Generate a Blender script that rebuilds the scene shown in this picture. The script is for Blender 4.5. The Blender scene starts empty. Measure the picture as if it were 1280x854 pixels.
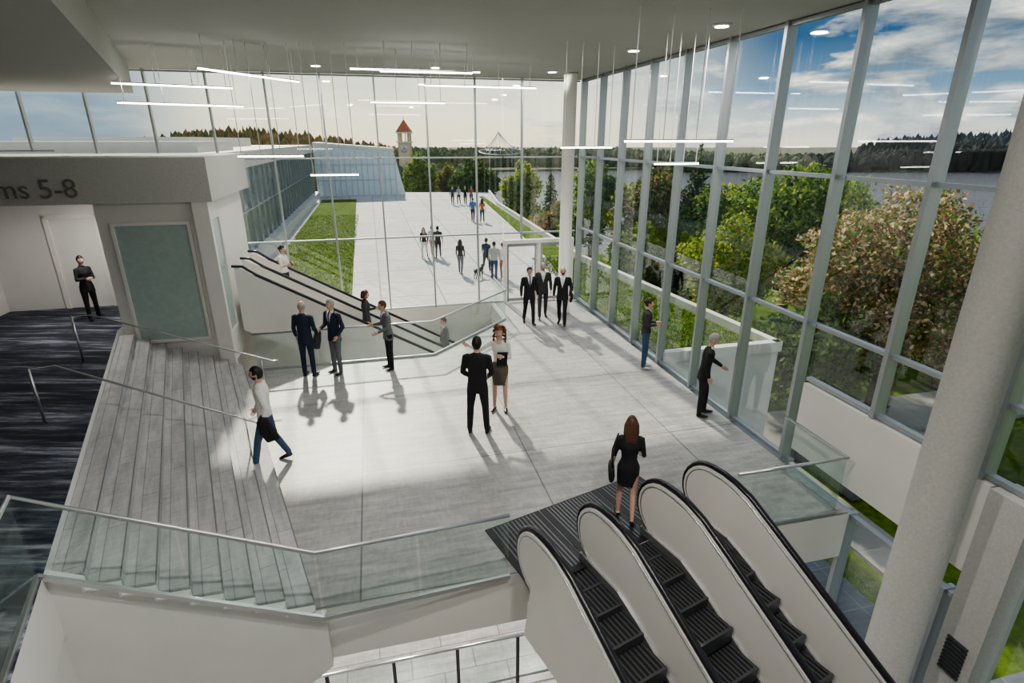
import bpy, bmesh, math, random
import numpy as np
from mathutils import Vector, Matrix
random.seed(7); rng=np.random.default_rng(7)
R=math.radians
# ---------------------------------------------------------------- materials
def newmat(n):
    m=bpy.data.materials.new(n); m.use_nodes=True
    return m, m.node_tree, m.node_tree.nodes['Principled BSDF']
def mat(n,col,rough=.6,metal=0,var=0,scale=4,bump=0,bscale=60,stretch=None,emit=0,spec=None):
    m,nt,b=newmat(n)
    b.inputs['Base Color'].default_value=(*col,1); b.inputs['Roughness'].default_value=rough
    b.inputs['Metallic'].default_value=metal
    if spec is not None: b.inputs['Specular IOR Level'].default_value=spec
    if emit:
        b.inputs['Emission Color'].default_value=(*col,1); b.inputs['Emission Strength'].default_value=emit
    tc=nt.nodes.new('ShaderNodeTexCoord'); src=tc.outputs['Object']
    if stretch:
        mp=nt.nodes.new('ShaderNodeMapping'); mp.inputs['Scale'].default_value=stretch; mp.inputs['Rotation'].default_value=(0,0,R(-13.8))
        nt.links.new(src,mp.inputs[0]); src=mp.outputs[0]
    if var:
        no=nt.nodes.new('ShaderNodeTexNoise'); no.inputs['Scale'].default_value=scale; no.inputs['Detail'].default_value=6
        nt.links.new(src,no.inputs['Vector'])
        r=nt.nodes.new('ShaderNodeValToRGB')
        r.color_ramp.elements[0].position=.3; r.color_ramp.elements[1].position=.7
        r.color_ramp.elements[0].color=(*[max(0,c*(1-var)) for c in col],1)
        r.color_ramp.elements[1].color=(*[min(1,c*(1+var)) for c in col],1)
        nt.links.new(no.outputs['Fac'],r.inputs[0]); nt.links.new(r.outputs[0],b.inputs['Base Color'])
    if bump:
        n2=nt.nodes.new('ShaderNodeTexNoise'); n2.inputs['Scale'].default_value=bscale; n2.inputs['Detail'].default_value=4
        nt.links.new(src,n2.inputs['Vector'])
        bp=nt.nodes.new('ShaderNodeBump'); bp.inputs['Strength'].default_value=bump; bp.inputs['Distance'].default_value=.02
        nt.links.new(n2.outputs['Fac'],bp.inputs['Height']); nt.links.new(bp.outputs[0],b.inputs['Normal'])
    return m
def glassmat(n,tint,lo=.03,hi=.45):
    m=bpy.data.materials.new(n); m.use_nodes=True; nt=m.node_tree; nt.nodes.clear()
    o=nt.nodes.new('ShaderNodeOutputMaterial'); t=nt.nodes.new('ShaderNodeBsdfTransparent'); g=nt.nodes.new('ShaderNodeBsdfGlossy')
    g.inputs['Roughness'].default_value=.02; g.inputs['Color'].default_value=(.95,.98,1,1)
    t.inputs['Color'].default_value=(*tint,1)
    lw=nt.nodes.new('ShaderNodeLayerWeight'); lw.inputs['Blend'].default_value=.25
    mr=nt.nodes.new('ShaderNodeMapRange'); mr.inputs['To Min'].default_value=lo; mr.inputs['To Max'].default_value=hi
    pw=nt.nodes.new('ShaderNodeMath'); pw.operation='POWER'; pw.inputs[1].default_value=2
    nt.links.new(lw.outputs['Facing'],pw.inputs[0]); nt.links.new(pw.outputs[0],mr.inputs['Value'])
    mx=nt.nodes.new('ShaderNodeMixShader'); nt.links.new(mr.outputs[0],mx.inputs[0]); nt.links.new(t.outputs[0],mx.inputs[1]); nt.links.new(g.outputs[0],mx.inputs[2])
    nt.links.new(mx.outputs[0],o.inputs[0]); return m
def tilemat(n,c1,c2,mortar,bw,bh,ms=.012,rough=.45,offset=0,rot=-13.8,streak=.25,loc=(0,0,0),sscale=(1,6,1)):
    m,nt,b=newmat(n); tc=nt.nodes.new('ShaderNodeTexCoord'); mp=nt.nodes.new('ShaderNodeMapping')
    mp.inputs['Rotation'].default_value=(0,0,R(rot)); mp.inputs['Location'].default_value=loc
    nt.links.new(tc.outputs['Object'],mp.inputs[0])
    br=nt.nodes.new('ShaderNodeTexBrick'); br.offset=offset; br.inputs['Scale'].default_value=1
    br.inputs['Brick Width'].default_value=bw; br.inputs['Row Height'].default_value=bh; br.inputs['Mortar Size'].default_value=ms
    br.inputs['Mortar Smooth'].default_value=0
    br.inputs['Color1'].default_value=(*c1,1); br.inputs['Color2'].default_value=(*c2,1); br.inputs['Mortar'].default_value=(*mortar,1)
    nt.links.new(mp.outputs[0],br.inputs['Vector'])
    prev=br.outputs['Color']
    for sc,ns,amt in ((sscale,1.3,streak),((1,1,1),.5,streak*.6),((sscale[1]*1.5,sscale[0]*2,1),2.0,streak*.5)):
        mp2=nt.nodes.new('ShaderNodeMapping'); mp2.inputs['Scale'].default_value=sc; nt.links.new(mp.outputs[0],mp2.inputs[0])
        no=nt.nodes.new('ShaderNodeTexNoise'); no.inputs['Scale'].default_value=ns; no.inputs['Detail'].default_value=8; no.inputs['Roughness'].default_value=.68
        nt.links.new(mp2.outputs[0],no.inputs['Vector'])
        mr=nt.nodes.new('ShaderNodeMapRange'); mr.inputs['From Min'].default_value=.35; mr.inputs['From Max'].default_value=.65
        mr.inputs['To Min'].default_value=1-amt; mr.inputs['To Max'].default_value=1+amt*.5; nt.links.new(no.outputs['Fac'],mr.inputs['Value'])
        mx=nt.nodes.new('ShaderNodeVectorMath'); mx.operation='SCALE'; nt.links.new(prev,mx.inputs[0]); nt.links.new(mr.outputs[0],mx.inputs['Scale']); prev=mx.outputs[0]
    nt.links.new(prev,b.inputs['Base Color']); b.inputs['Roughness'].default_value=rough
    return m
def carpetmat(n):
    m,nt,b=newmat(n); tc=nt.nodes.new('ShaderNodeTexCoord'); mp=nt.nodes.new('ShaderNodeMapping')
    mp.inputs['Rotation'].default_value=(0,0,R(-13.8)); mp.inputs['Scale'].default_value=(.40,4.0,1)
    nt.links.new(tc.outputs['Object'],mp.inputs[0])
    no=nt.nodes.new('ShaderNodeTexNoise'); no.inputs['Scale'].default_value=1.2; no.inputs['Detail'].default_value=6; no.inputs['Roughness'].default_value=.75
    nt.links.new(mp.outputs[0],no.inputs['Vector'])
    r=nt.nodes.new('ShaderNodeValToRGB'); e=r.color_ramp.elements
    e[0].position=.36; e[0].color=(.012,.014,.021,1); e[1].position=.66; e[1].color=(.34,.36,.41,1)
    x=e.new(.47); x.color=(.024,.029,.045,1); x=e.new(.54); x.color=(.075,.085,.115,1)
    nt.links.new(no.outputs['Fac'],r.inputs[0]); nt.links.new(r.outputs[0],b.inputs['Base Color']); b.inputs['Roughness'].default_value=.95
    return m
M={}
M['white']=mat('white_paint',(.72,.71,.69),.55,var=.03,scale=2)
M['white2']=mat('white_panel',(.76,.745,.71),.35,var=.03,scale=1.5)
M['stucco']=mat('grey_stucco',(.52,.515,.49),.8,var=.08,scale=30,bump=.3,bscale=90)
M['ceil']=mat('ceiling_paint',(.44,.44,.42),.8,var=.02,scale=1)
M['alu']=mat('aluminium_mullion',(.38,.41,.43),.35,metal=.5)
M['steel']=mat('brushed_steel',(.62,.64,.65),.28,metal=.9)
M['frost']=mat('frosted_green_glass',(.40,.50,.47),.2,var=.06,scale=8)
M['glass']=glassmat('clear_glass',(.95,.97,.97),.045,.6)
M['glassr']=glassmat('railing_glass',(.92,.965,.955),.05,.40)
M['floor']=tilemat('concrete_tile',(.36,.358,.35),(.40,.398,.388),(.16,.16,.155),2.9,2.9,.012,.45,0,loc=(.55,.2,0),streak=.28)
M['stairm']=tilemat('stair_stone',(.42,.425,.43),(.49,.495,.50),(.27,.27,.27),1.6,.3026,.006,.6,.5,rot=-119.8,streak=.22,sscale=(1,6,1))
M['plaza']=tilemat('plaza_paving',(.54,.53,.50),(.60,.59,.56),(.26,.26,.25),2.2,2.2,.03,.75)
M['lower']=tilemat('lower_tile',(.13,.15,.18),(.18,.20,.23),(.30,.31,.32),1.2,1.2,.012,.3)
M['lowerw']=tilemat('lower_light_tile',(.36,.355,.34),(.42,.41,.40),(.2,.2,.2),1.2,.6,.012,.3,.5)
M['carpet']=carpetmat('striped_carpet')
M['blacksteel']=mat('escalator_step_metal',(.035,.037,.042),.45,metal=.6)
M['rib']=mat('escalator_rib_metal',(.13,.135,.145),.4,metal=.7)
M['rubber']=mat('black_handrail_rubber',(.012,.013,.018),.3)
M['led']=mat('led_tube',(1,.98,.93),.5,emit=12)
M['wire']=mat('steel_wire',(.85,.85,.85),.4,metal=.2)
M['text']=mat('sign_lettering',(.20,.20,.20),.5)
M['nosing']=mat('dark_nosing',(.17,.17,.17),.5)
M['dark']=mat('dark_frame',(.05,.055,.06),.4)
def grassmat(n,c1,c2):
    m=mat(n,c1,.95,bump=.6,bscale=25,spec=.1)
    nt=m.node_tree; b=nt.nodes['Principled BSDF']; tc=nt.nodes.new('ShaderNodeTexCoord')
    no=nt.nodes.new('ShaderNodeTexNoise'); no.inputs['Scale'].default_value=2.2; no.inputs['Detail'].default_value=12; no.inputs['Roughness'].default_value=.8
    r=nt.nodes.new('ShaderNodeValToRGB'); r.color_ramp.elements[0].position=.40; r.color_ramp.elements[1].position=.60
    r.color_ramp.elements[0].color=(*c1,1); r.color_ramp.elements[1].color=(*c2,1)
    nt.links.new(tc.outputs['Object'],no.inputs['Vector']); nt.links.new(no.outputs['Fac'],r.inputs[0]); nt.links.new(r.outputs[0],b.inputs['Base Color'])
    return m
M['grass']=grassmat('lawn_grass',(.035,.075,.004),(.13,.20,.012))
M['blade']=mat('grass_blade',(.10,.17,.010),.9,var=.45,scale=2,spec=.1)
M['bark']=mat('tree_bark',(.10,.075,.05),.9,var=.3,scale=8,bump=.5)
LE={}
def leaf(n,c):
    m,nt,b=newmat('leaf_'+n); b.inputs['Base Color'].default_value=(*c,1); b.inputs['Roughness'].default_value=.6; b.inputs['Specular IOR Level'].default_value=.25
    o=nt.nodes['Material Output']; tr=nt.nodes.new('ShaderNodeBsdfTranslucent'); tr.inputs['Color'].default_value=(*[min(1,x*1.4) for x in c],1)
    mx=nt.nodes.new('ShaderNodeMixShader'); mx.inputs[0].default_value=.45
    nt.links.new(b.outputs[0],mx.inputs[1]); nt.links.new(tr.outputs[0],mx.inputs[2]); nt.links.new(mx.outputs[0],o.inputs[0]); LE[n]=m
leaf('green',(.11,.20,.03)); leaf('light',(.28,.35,.06)); leaf('dark',(.045,.085,.018)); leaf('yellow',(.42,.40,.08))
leaf('cream',(.62,.50,.32)); leaf('rust',(.32,.17,.06)); leaf('brown',(.22,.13,.06)); leaf('conifer',(.035,.07,.03)); leaf('olive',(.20,.20,.05))
# ---------------------------------------------------------------- frames
def W(s,u,z=0): return Vector((s*.971-u*.2385, s*.2385+u*.971, z))
def D(p,q,z=0): return Vector((p*.868-q*.497, p*.497+q*.868, z))
def PU(p,u,z=0): return D(p,(u-.2756*p)/.9613,z)
E2=Vector((.971,.2385,0)); E1=Vector((-.2385,.971,0)); D2=Vector((.868,.497,0)); D1=Vector((-.497,.868,0)); UP=Vector((0,0,1)); O0=Vector((0,0,0))
class MB:
    def __init__(s): s.v=[];s.f=[];s.m=[];s.mats=[];s.sm=[]
    def mi(s,m):
        if m not in s.mats: s.mats.append(m)
        return s.mats.index(m)
    def add(s,vs,fs,m,smooth=False):
        o=len(s.v); s.v+= [tuple(v) for v in vs]; k=s.mi(m)
        for f in fs: s.f.append(tuple(i+o for i in f)); s.m.append(k); s.sm.append(smooth)
    def obox(s,c,ax,ay,az,m):
        c=Vector(c); vs=[c+ax*i+ay*j+az*k for k in(-1,1) for j in(-1,1) for i in(-1,1)]
        s.add(vs,[(0,2,3,1),(4,5,7,6),(0,1,5,4),(2,6,7,3),(0,4,6,2),(1,3,7,5)],m)
    def wbox(s,s0,s1,u0,u1,z0,z1,m):
        s.obox(W((s0+s1)/2,(u0+u1)/2,(z0+z1)/2),E2*((s1-s0)/2),E1*((u1-u0)/2),UP*((z1-z0)/2),m)
    def prism(s,poly,z0,z1,m,mtop=None):
        n=len(poly); vs=[Vector((p[0],p[1],z0)) for p in poly]+[Vector((p[0],p[1],z1)) for p in poly]
        s.add(vs,[(i,(i+1)%n,n+(i+1)%n,n+i) for i in range(n)]+[tuple(range(n-1,-1,-1))],m)
        s.add(vs[n:],[tuple(range(n))],mtop or m)
    def extr(s,poly,o,a,b,nrm,n0,n1,m):
        n=len(poly); vs=[o+a*p[0]+b*p[1]+nrm*n0 for p in poly]+[o+a*p[0]+b*p[1]+nrm*n1 for p in poly]
        s.add(vs,[(i,(i+1)%n,n+(i+1)%n,n+i) for i in range(n)]+[tuple(range(n-1,-1,-1)),tuple(range(n,2*n))],m)
    def tube(s,pts,rad,m,seg=10,ref=Vector((1,0,0)),caps=True,smooth=True):
        n=len(pts); pts=[Vector(p) for p in pts]; vs=[]
        for i,p in enumerate(pts):
            t=(pts[min(i+1,n-1)]-pts[max(i-1,0)]).normalized()
            a=ref-t*ref.dot(t)
            if a.length<.05: a=Vector((0,1,0))-t*t.y
            if a.length<.05: a=Vector((0,0,1))-t*t.z
            a.normalize(); b=t.cross(a); r=rad[i] if isinstance(rad,(list,tuple)) else rad
            if not isinstance(r,(tuple,list)): r=(r,r)
            for k in range(seg):
                an=2*math.pi*k/seg; vs.append(p+a*(math.cos(an)*r[0])+b*(math.sin(an)*r[1]))
        fs=[]
        for i in range(n-1):
            for k in range(seg):
                k2=(k+1)%seg; fs.append((i*seg+k,i*seg+k2,(i+1)*seg+k2,(i+1)*seg+k))
        if caps:
            fs.append(tuple(range(seg-1,-1,-1))); fs.append(tuple((n-1)*seg+k for k in range(seg)))
        s.add(vs,fs,m,smooth)
    def sphere(s,c,r,m,seg=10,rings=7,fn=None):
        c=Vector(c); r=r if isinstance(r,(tuple,list)) else (r,r,r); vs=[];fs=[]
        for i in range(rings+1):
            th=math.pi*i/rings
            for k in range(seg):
                ph=2*math.pi*k/seg; d=Vector((math.sin(th)*math.cos(ph),math.sin(th)*math.sin(ph),math.cos(th)))
                vs.append(c+Vector((d.x*r[0],d.y*r[1],d.z*r[2])))
        for i in range(rings):
            for k in range(seg):
                k2=(k+1)%seg; fs.append((i*seg+k,(i+1)*seg+k,(i+1)*seg+k2,i*seg+k2))
        s.add(vs,fs,m,True)
    def build(s,name,merge=False):
        me=bpy.data.meshes.new(name); me.from_pydata(s.v,[],s.f)
        for m in s.mats: me.materials.append(m)
        me.polygons.foreach_set('material_index',s.m); me.polygons.foreach_set('use_smooth',s.sm); me.update()
        bm=bmesh.new(); bm.from_mesh(me)
        bmesh.ops.recalc_face_normals(bm,faces=bm.faces)
        bm.to_mesh(me); bm.free()
        ob=bpy.data.objects.new(name,me); bpy.context.scene.collection.objects.link(ob); return ob
# ---------------------------------------------------------------- main floor
b=MB()
poly=[PU(-1.9,5.57),PU(4.165,5.57),D(5.8,4.6),PU(5.8,5.57),W(6.66,5.57),W(6.66,18.1),W(3.7,18.1),W(3.7,16.3),W(1.2,13.75),W(-3.6,13.75),W(-3.6,13.95),W(-8,13.95)]
b.prism(poly,-.8,0,M['white2'],M['floor']); b.build('floor')
b=MB(); b.wbox(-19.6,3.4,-5.9,18.1,-4.4,-4.2,M['lowerw']); b.wbox(3.4,6.6,-5.9,18.1,-4.4,-4.2,M['lower']); b.build('floor_lower')
# ---------------------------------------------------------------- stairs
b=MB(); RZ=1.2/9; TR=.3026
for i in range(8):
    p1=.506-TR*i; p0=p1-TR; z=(i+1)*RZ
    b.prism([PU(p0,5.575),PU(p1,5.575),PU(p1,13.95),PU(p0,13.95)],.0,z,M['stairm'])
    b.prism([PU(p1-.014,5.58),PU(p1+.003,5.58),PU(p1+.003,13.94),PU(p1-.014,13.94)],z,z+.003,M['nosing'])
b.build('staircase')
def sof(p): return p*.9614-.2756*((5.57-.2756*p)/.9613)
zig=[(sof(-1.95),1.2)]
for i in range(7,-1,-1):
    p1=.506-TR*i; zig+=[(sof(p1),(i+1)*RZ-.03),(sof(p1),i*RZ-.03 if i else 0.0)]
b=MB(); b.extr(zig+[(-.95,0),(-.95,-.8),(sof(-1.95),-2.9)],E1*5.57,E2,UP,E1,-.12,-.01,M['white'])
b.build('wall_stair_stringer')
b=MB(); b.prism([D(-2.1,-1),D(-1.95,-1),PU(-1.95,5.45),PU(-2.1,5.45)],-4.2,1.195,M['white']); b.build('wall_carpet_edge')
b=MB(); b.prism([D(-1.92,-1),PU(-1.92,13.95),W(-6.0,13.95),W(-6.0,16.8),W(-19.6,16.8),D(-13,-1)],.4,1.2,M['white2'],M['carpet']); b.build('floor_carpet')
# ---------------------------------------------------------------- ceiling
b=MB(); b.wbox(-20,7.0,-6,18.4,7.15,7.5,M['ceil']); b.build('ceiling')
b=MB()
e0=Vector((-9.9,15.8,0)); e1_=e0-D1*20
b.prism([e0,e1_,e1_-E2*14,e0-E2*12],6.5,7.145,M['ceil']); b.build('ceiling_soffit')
b=MB(); b.wbox(-20,-19.7,-6,18.3,-4.2,7.15,M['white']); b.build('wall_west')
b=MB(); b.wbox(-20,7,-6.3,-6,-4.2,7.15,M['white']); b.build('wall_south')
# ---------------------------------------------------------------- curtain walls
def cwall_u(name,s,us,z0,z1,trans,u0,u1):
    b=MB()
    for u in us: b.obox(W(s,u,(z0+z1)/2),E2*.10,E1*.036,UP*((z1-z0)/2),M['alu'])
    for z in trans: b.obox(W(s,(u0+u1)/2,z),E2*.05,E1*((u1-u0)/2),UP*.03,M['alu'])
    b.obox(W(s+.03,(u0+u1)/2,(z0+z1)/2),E2*.006,E1*((u1-u0)/2),UP*((z1-z0)/2),M['glass'])
    return b.build(name)
def cwall_s(name,u,ss,z0,z1,trans,s0,s1):
    b=MB()
    for s in ss: b.obox(W(s,u,(z0+z1)/2),E2*.024,E1*.07,UP*((z1-z0)/2),M['alu'])
    for z in trans: b.obox(W((s0+s1)/2,u,z),E2*((s1-s0)/2),E1*.04,UP*.022,M['alu'])
    b.obox(W((s0+s1)/2,u+.03,(z0+z1)/2),E2*((s1-s0)/2),E1*.006,UP*((z1-z0)/2),M['glass'])
    return b.build(name)
us=[7.19+1.545*k for k in range(-8,8)]
cwall_u('window_east',6.79,[u for u in us if u>7],0,7.15,[.04,2.55,4.83,7.1],7.0,18.1)
cwall_u('window_east_upper',6.79,[u for u in us if u<7],1.6,7.15,[1.64,2.55,4.83,7.1],-5.9,6.98)
cwall_u('window_east_lower',6.79,[u for u in us if u>4],-4.2,-.05,[-4.1,-2.1,-.1],4.0,18.1)
cwall_s('window_north',18.22,[6.3-1.5*k for k in range(2,10)],0,7.15,[.04,2.4,4.83,7.1],-8.2,4.15)
cwall_s('window_north_upper',18.22,[4.8,6.3],2.2,7.15,[2.4,4.83,7.1],4.2,6.7)
cwall_s('window_clerestory',18.22,[-8.7-1.5*k for k in range(8)],5.05,7.15,[5.08,7.1],-19.6,-8.2)
b=MB()
for s in (4.2,5.4,6.6): b.obox(W(s,18.15,1.05),E2*.045,E1*.08,UP*1.05,M['white2'])
b.obox(W(5.4,18.15,2.12),E2*1.24,E1*.1,UP*.06,M['white2'])
for s in (4.25,5.45):
    b.obox(W(s+.55,18.15,1.02),E2*.5,E1*.008,UP*.98,M['glass'])
    for ds in (.06,1.04): b.obox(W(s+ds,18.15,1.02),E2*.03,E1*.025,UP*1.0,M['alu'])
    for z in (.1,2.0): b.obox(W(s+.55,18.15,z),E2*.5,E1*.025,UP*.05,M['alu'])
    b.tube([W(s+.9,18.05,.85),W(s+.9,18.05,1.4)],.015,M['steel'])
b.build('door_1')
b=MB(); b.wbox(6.68,6.95,3.95,6.95,.35,1.58,M['white2']); b.build('wall_east_parapet')
b=MB(); b.wbox(6.6,7.0,3.45,3.9,-4.2,1.6,M['stucco'])
for k in range(9): b.wbox(6.57,6.6,3.55,3.8,-1.0+.06*k,-.97+.06*k,M['dark'])
b.build('wall_east_pier')
b=MB()
for u in us:
    if u<3.4: b.obox(W(6.79,u,-1.3),E2*.11,E1*.035,UP*2.9,M['dark'])
b.obox(W(6.82,-1.2,-1.3),E2*.006,E1*4.6,UP*2.9,M['glass']); b.build('window_east_lower_near')
def column(name,x,y,r,z0,z1):
    b=MB(); b.tube([(x,y,z0),(x,y,z0+.12),(x,y,z0+.12),(x,y,z1-.1),(x,y,z1-.1),(x,y,z1)],[r*1.08,r*1.08,r,r,r*1.05,r*1.05],M['stucco'] if r>.25 else M['white2'],seg=40); b.build(name)
column('round_column',4.83,5.28,.27,-4.2,7.15)
column('round_column',1.68,17.4,.19,0,7.15)
# ---------------------------------------------------------------- guards
def guard(name,pts,h=1.0,gap=.06):
    b=MB(); top=[Vector(p)+UP*h for p in pts]
    b.tube(top,.026,M['steel'],seg=10)
    for a,c in zip(pts[:-1],pts[1:]):
        a=Vector(a);c=Vector(c); L=(c-a); n=max(1,round(L.length/1.5)); d=L/n; hd=Vector((d.x,d.y,0)).normalized(); nr=hd.cross(UP)
        for i in range(n):
            p0=a+d*i+hd*.015; p1=a+d*(i+1)-hd*.015
            q=[p0+UP*gap,p1+UP*gap,p1+UP*(h-.02),p0+UP*(h-.02)]
            b.add([v+nr*.006 for v in q]+[v-nr*.006 for v in q],[(0,1,2,3),(7,6,5,4),(0,4,5,1),(1,5,6,2),(2,6,7,3),(3,7,4,0)],M['glassr'])
        q=[a,c,c+UP*.06,a+UP*.06]; b.add([v+nr*.02 for v in q]+[v-nr*.02 for v in q],[(0,1,2,3),(7,6,5,4),(0,4,5,1),(1,5,6,2),(2,6,7,3),(3,7,4,0)],M['steel'])
    return b.build(name)
g0=PU(-1.95,5.40,1.2)
guard('glass_balustrade',[D(-2.02,-.6,1.2),g0,PU(.56,5.40,.0),PU(2.80,5.53,.0)],.98)
guard('glass_balustrade',[PU(6.0,5.63),W(6.45,5.63),W(6.45,6.95)],.98)
guard('glass_balustrade',[W(-3.1,13.68),W(1.25,13.68),W(3.78,16.25),W(3.78,18.0)],.95)
def postrail(name,a,c,h=1.05):
    b=MB(); a=Vector(a);c=Vector(c); n=6; d=(c-a)/n
    b.tube([a+UP*h,c+UP*h],.03,M['steel'])
    b.tube([a+UP*.12,c+UP*.12],.02,M['steel'])
    for i in range(n+1):
        p=a+d*i; b.obox(p+UP*h/2,E2*.03,E1*.02,UP*h/2,M['dark'])
        if i<n: b.obox(p+d/2+UP*(h/2+.05),d*.46,E1*.005,UP*(h/2-.1),M['glassr'])
    b.build(name)
postrail('lower_glass_railing',W(-3.6,7.3,-4.2),W(3.0,7.3,-4.2),1.15)
postrail('lower_glass_railing',W(-3.6,9.6,-4.2),W(3.0,9.6,-4.2))
def stairrail(a,c,name):
    b=MB(); a=Vector(a);c=Vector(c); d=(c-a)
    ex=Vector((d.x,d.y,0)).normalized()
    b.tube([a-ex*.35-UP*.32,a-ex*.35,a,c,c+ex*.12],.02,M['steel'])
    b.tube([a-ex*.35,a-ex*.35+Vector((0,0,1.2-a.z))],.02,M['steel'])
    q=a+(c-a)*.93; b.tube([q,Vector((q.x,q.y,.14))],.014,M['steel'])
    b.build(name)
stairrail((-8.25,10.35,2.12),(-5.2,11.1,.85),'stair_handrail')
stairrail((-6.95,7.75,2.12),(-4.35,8.4,.80),'stair_handrail')
# ---------------------------------------------------------------- main escalators
SL=.577
pj=[2.93,3.87,4.95,5.85]
def toppath(h,q0=4.45,zoff=0):
    r=.44; pts=[]
    for a in range(-75,91,15): pts.append((q0+(r+zoff)*math.cos(R(a)),h-r+(r+zoff)*math.sin(R(a))))
    for q,dz in ((4.25,0),(4.05,-.03),(3.8,-.11)): pts.append((q,h+zoff+dz))
    for q in (3.4,3.0,2,1,0,-1,-2,-3): pts.append((q,h+zoff-SL*(4.0-q)+.01))
    return pts
b=MB()
for j,p in enumerate(pj):
    tp=toppath(.95); bot=[(-3,tp[-1][1]-1.8),(3.9,-.78),(4.7,-.78)]
    b.extr(tp+bot,O0,D1,UP,D2,p-.055,p+.055,M['white2'])
    hp=toppath(.95,zoff=.03); b.tube([D(p,q,z) for q,z in hp],[(.045,.034)]*len(hp),M['rubber'],seg=10,ref=D2)
    # steel trim line beneath the handrail
    tl=toppath(.95,zoff=-.045)
    for sg in (-1,1): b.tube([D(p+sg*.056,q,z) for q,z in tl],[(.006,.012)]*len(tl),M['steel'],seg=6,ref=D2)
    for q0 in (-1,1):
        if (j==0 and q0<0) or (j==3 and q0>0): continue
        sk=[(4.78,.01),(4.78,.12),(4.0,.10),(3.6,-.06),(-3,-.06-SL*6.6),(-3,-.40-SL*6.6),(3.6,-.4),(4.0,-.3)]
        b.extr(sk,O0,D1,UP,D2,p+q0*.055,p+q0*.088,M['steel'])
for j in range(3):
    a=pj[j]+.09; c=pj[j+1]-.09
    b.prism([D(a-.08,4.6),D(c+.08,4.6),D(c+.08,5.93),D(a-.08,5.93)],.0,.012,M['blacksteel'])
    n=int((c-a)/.06)
    for k in range(n): 
        pp=a+(k+.5)*(c-a)/n; b.prism([D(pp-.012,4.7),D(pp+.012,4.7),D(pp+.012,5.9),D(pp-.012,5.9)],.012,.018,M['rib'])
    q=4.7; 
    for i in range(20):
        drop=[0,.0,.08,.2][i] if i<4 else .2+.231*(i-3)
        z=-.02-drop; q0=q-.4
        b.prism([D(a,q0),D(c,q0),D(c,q),D(a,q)],z-.28,z,M['blacksteel'])
        for k in range(n):
            pp=a+(k+.5)*(c-a)/n
            b.prism([D(pp-.012,q0+.0),D(pp+.012,q0),D(pp+.012,q-.02),D(pp-.012,q-.02)],z,z+.008,M['rib'])
        b.prism([D(a,q0-.012),D(c,q0-.012),D(c,q0+.02),D(a,q0+.02)],z-.2,z+.01,M['rib'])
        q=q0
b.prism([D(2.95,4.55),D(5.85,4.55),D(5.85,4.75),D(2.95,4.75)],-.78,-.3,M['white2'])
b.build('escalator')
# ---------------------------------------------------------------- rear escalators (run along e2)
def zst(s): return 1.35-.577*(s+3.5)
b=MB()
for u in (15.25,16.3,17.35):
    poly=[(-3.6,2.27),(-3.5,2.25)]+[(s,zst(s)+.9) for s in (-3.1,6.0)]+[(6.0,zst(6)-.6),(-3.6,.6)]
    b.extr(poly,O0,E2,UP,E1,u-.05,u+.05,M['white2'])
    b.tube([W(-3.65,u,2.31),W(-3.4,u,2.29),W(-3.1,u,zst(-3.1)+.94),W(6,u,zst(6)+.94)],[(.05,.035)]*4,M['rubber'],ref=E1)
for u0 in (15.33,16.38):
    for i in range(24):
        s=-3.6+.4*i; z=zst(s+.2)
        b.wbox(s,s+.4,u0,u0+.89,z-.3,z,M['blacksteel'])
        for k in range(7): b.wbox(s,s+.38,u0+.06+.12*k,u0+.1+.12*k,z,z+.008,M['rib'])
b.build('escalator')
# ---------------------------------------------------------------- meeting room block
b=MB(); b.wbox(-5.95,-3.75,14.15,18.0,0,4.05,M['white2']); b.build('wall_meeting_block')
b=MB(); b.wbox(-19.6,-3.5,13.95,18.1,4.05,5.0,M['stucco']); b.build('wall_bulkhead')
def frame_s(b,s0,s1,u,z0,z1,m1,fm,w=.07):
    b.wbox(s0,s1,u-.02,u+.02,z0,z1,m1)
    for (a,c,d,e) in ((s0-w,s0,z0-w,z1+w),(s1,s1+w,z0-w,z1+w),(s0,s1,z1,z1+w),(s0,s1,z0-w,z0)): b.wbox(a,c,u-.05,u+.02,d,e,fm)
b=MB(); frame_s(b,-5.62,-4.15,14.125,.85,3.55,M['frost'],M['white2']); b.build('frosted_glass_panel')
b=MB()
b.wbox(-3.745,-3.72,14.35,15.05,.85,3.6,M['frost'])
for (a,c,d,e) in ((14.28,14.35,.78,3.67),(15.05,15.12,.78,3.67),(14.35,15.05,3.6,3.67),(14.35,15.05,.78,.85)): b.wbox(-3.745,-3.69,a,c,d,e,M['white2'])
b.build('frosted_glass_panel')
b=MB(); b.wbox(-3.95,-3.62,13.98,14.14,0,4.05,M['white2']); b.build('trim_corner_post')
b=MB(); b.wbox(-19.6,-5.95,16.3,16.5,1.2,4.05,M['white'])
b.wbox(-8.0,-7.9,16.24,16.3,1.2,3.6,M['white2']); b.wbox(-6.9,-6.8,16.24,16.3,1.2,3.6,M['white2']); b.wbox(-8.0,-6.8,16.24,16.3,3.5,3.6,M['white2'])
b.build('wall_recess')
b=MB(); b.wbox(-9.6,-9.3,14.3,16.3,1.2,4.05,M['white']); b.build('wall_recess_side')
cu=bpy.data.curves.new('sign','FONT'); cu.body='Rooms 5-8'; cu.size=.55; cu.extrude=.012; cu.align_x='RIGHT'
to=bpy.data.objects.new('tmp',cu); bpy.context.scene.collection.objects.link(to)
bpy.context.view_layer.update(); dg=bpy.context.evaluated_depsgraph_get()
me=bpy.data.meshes.new_from_object(to.evaluated_get(dg)); bpy.data.objects.remove(to)
so=bpy.data.objects.new('room_sign_lettering',me); me.materials.clear(); me.materials.append(M['text']); bpy.context.scene.collection.objects.link(so)
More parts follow.
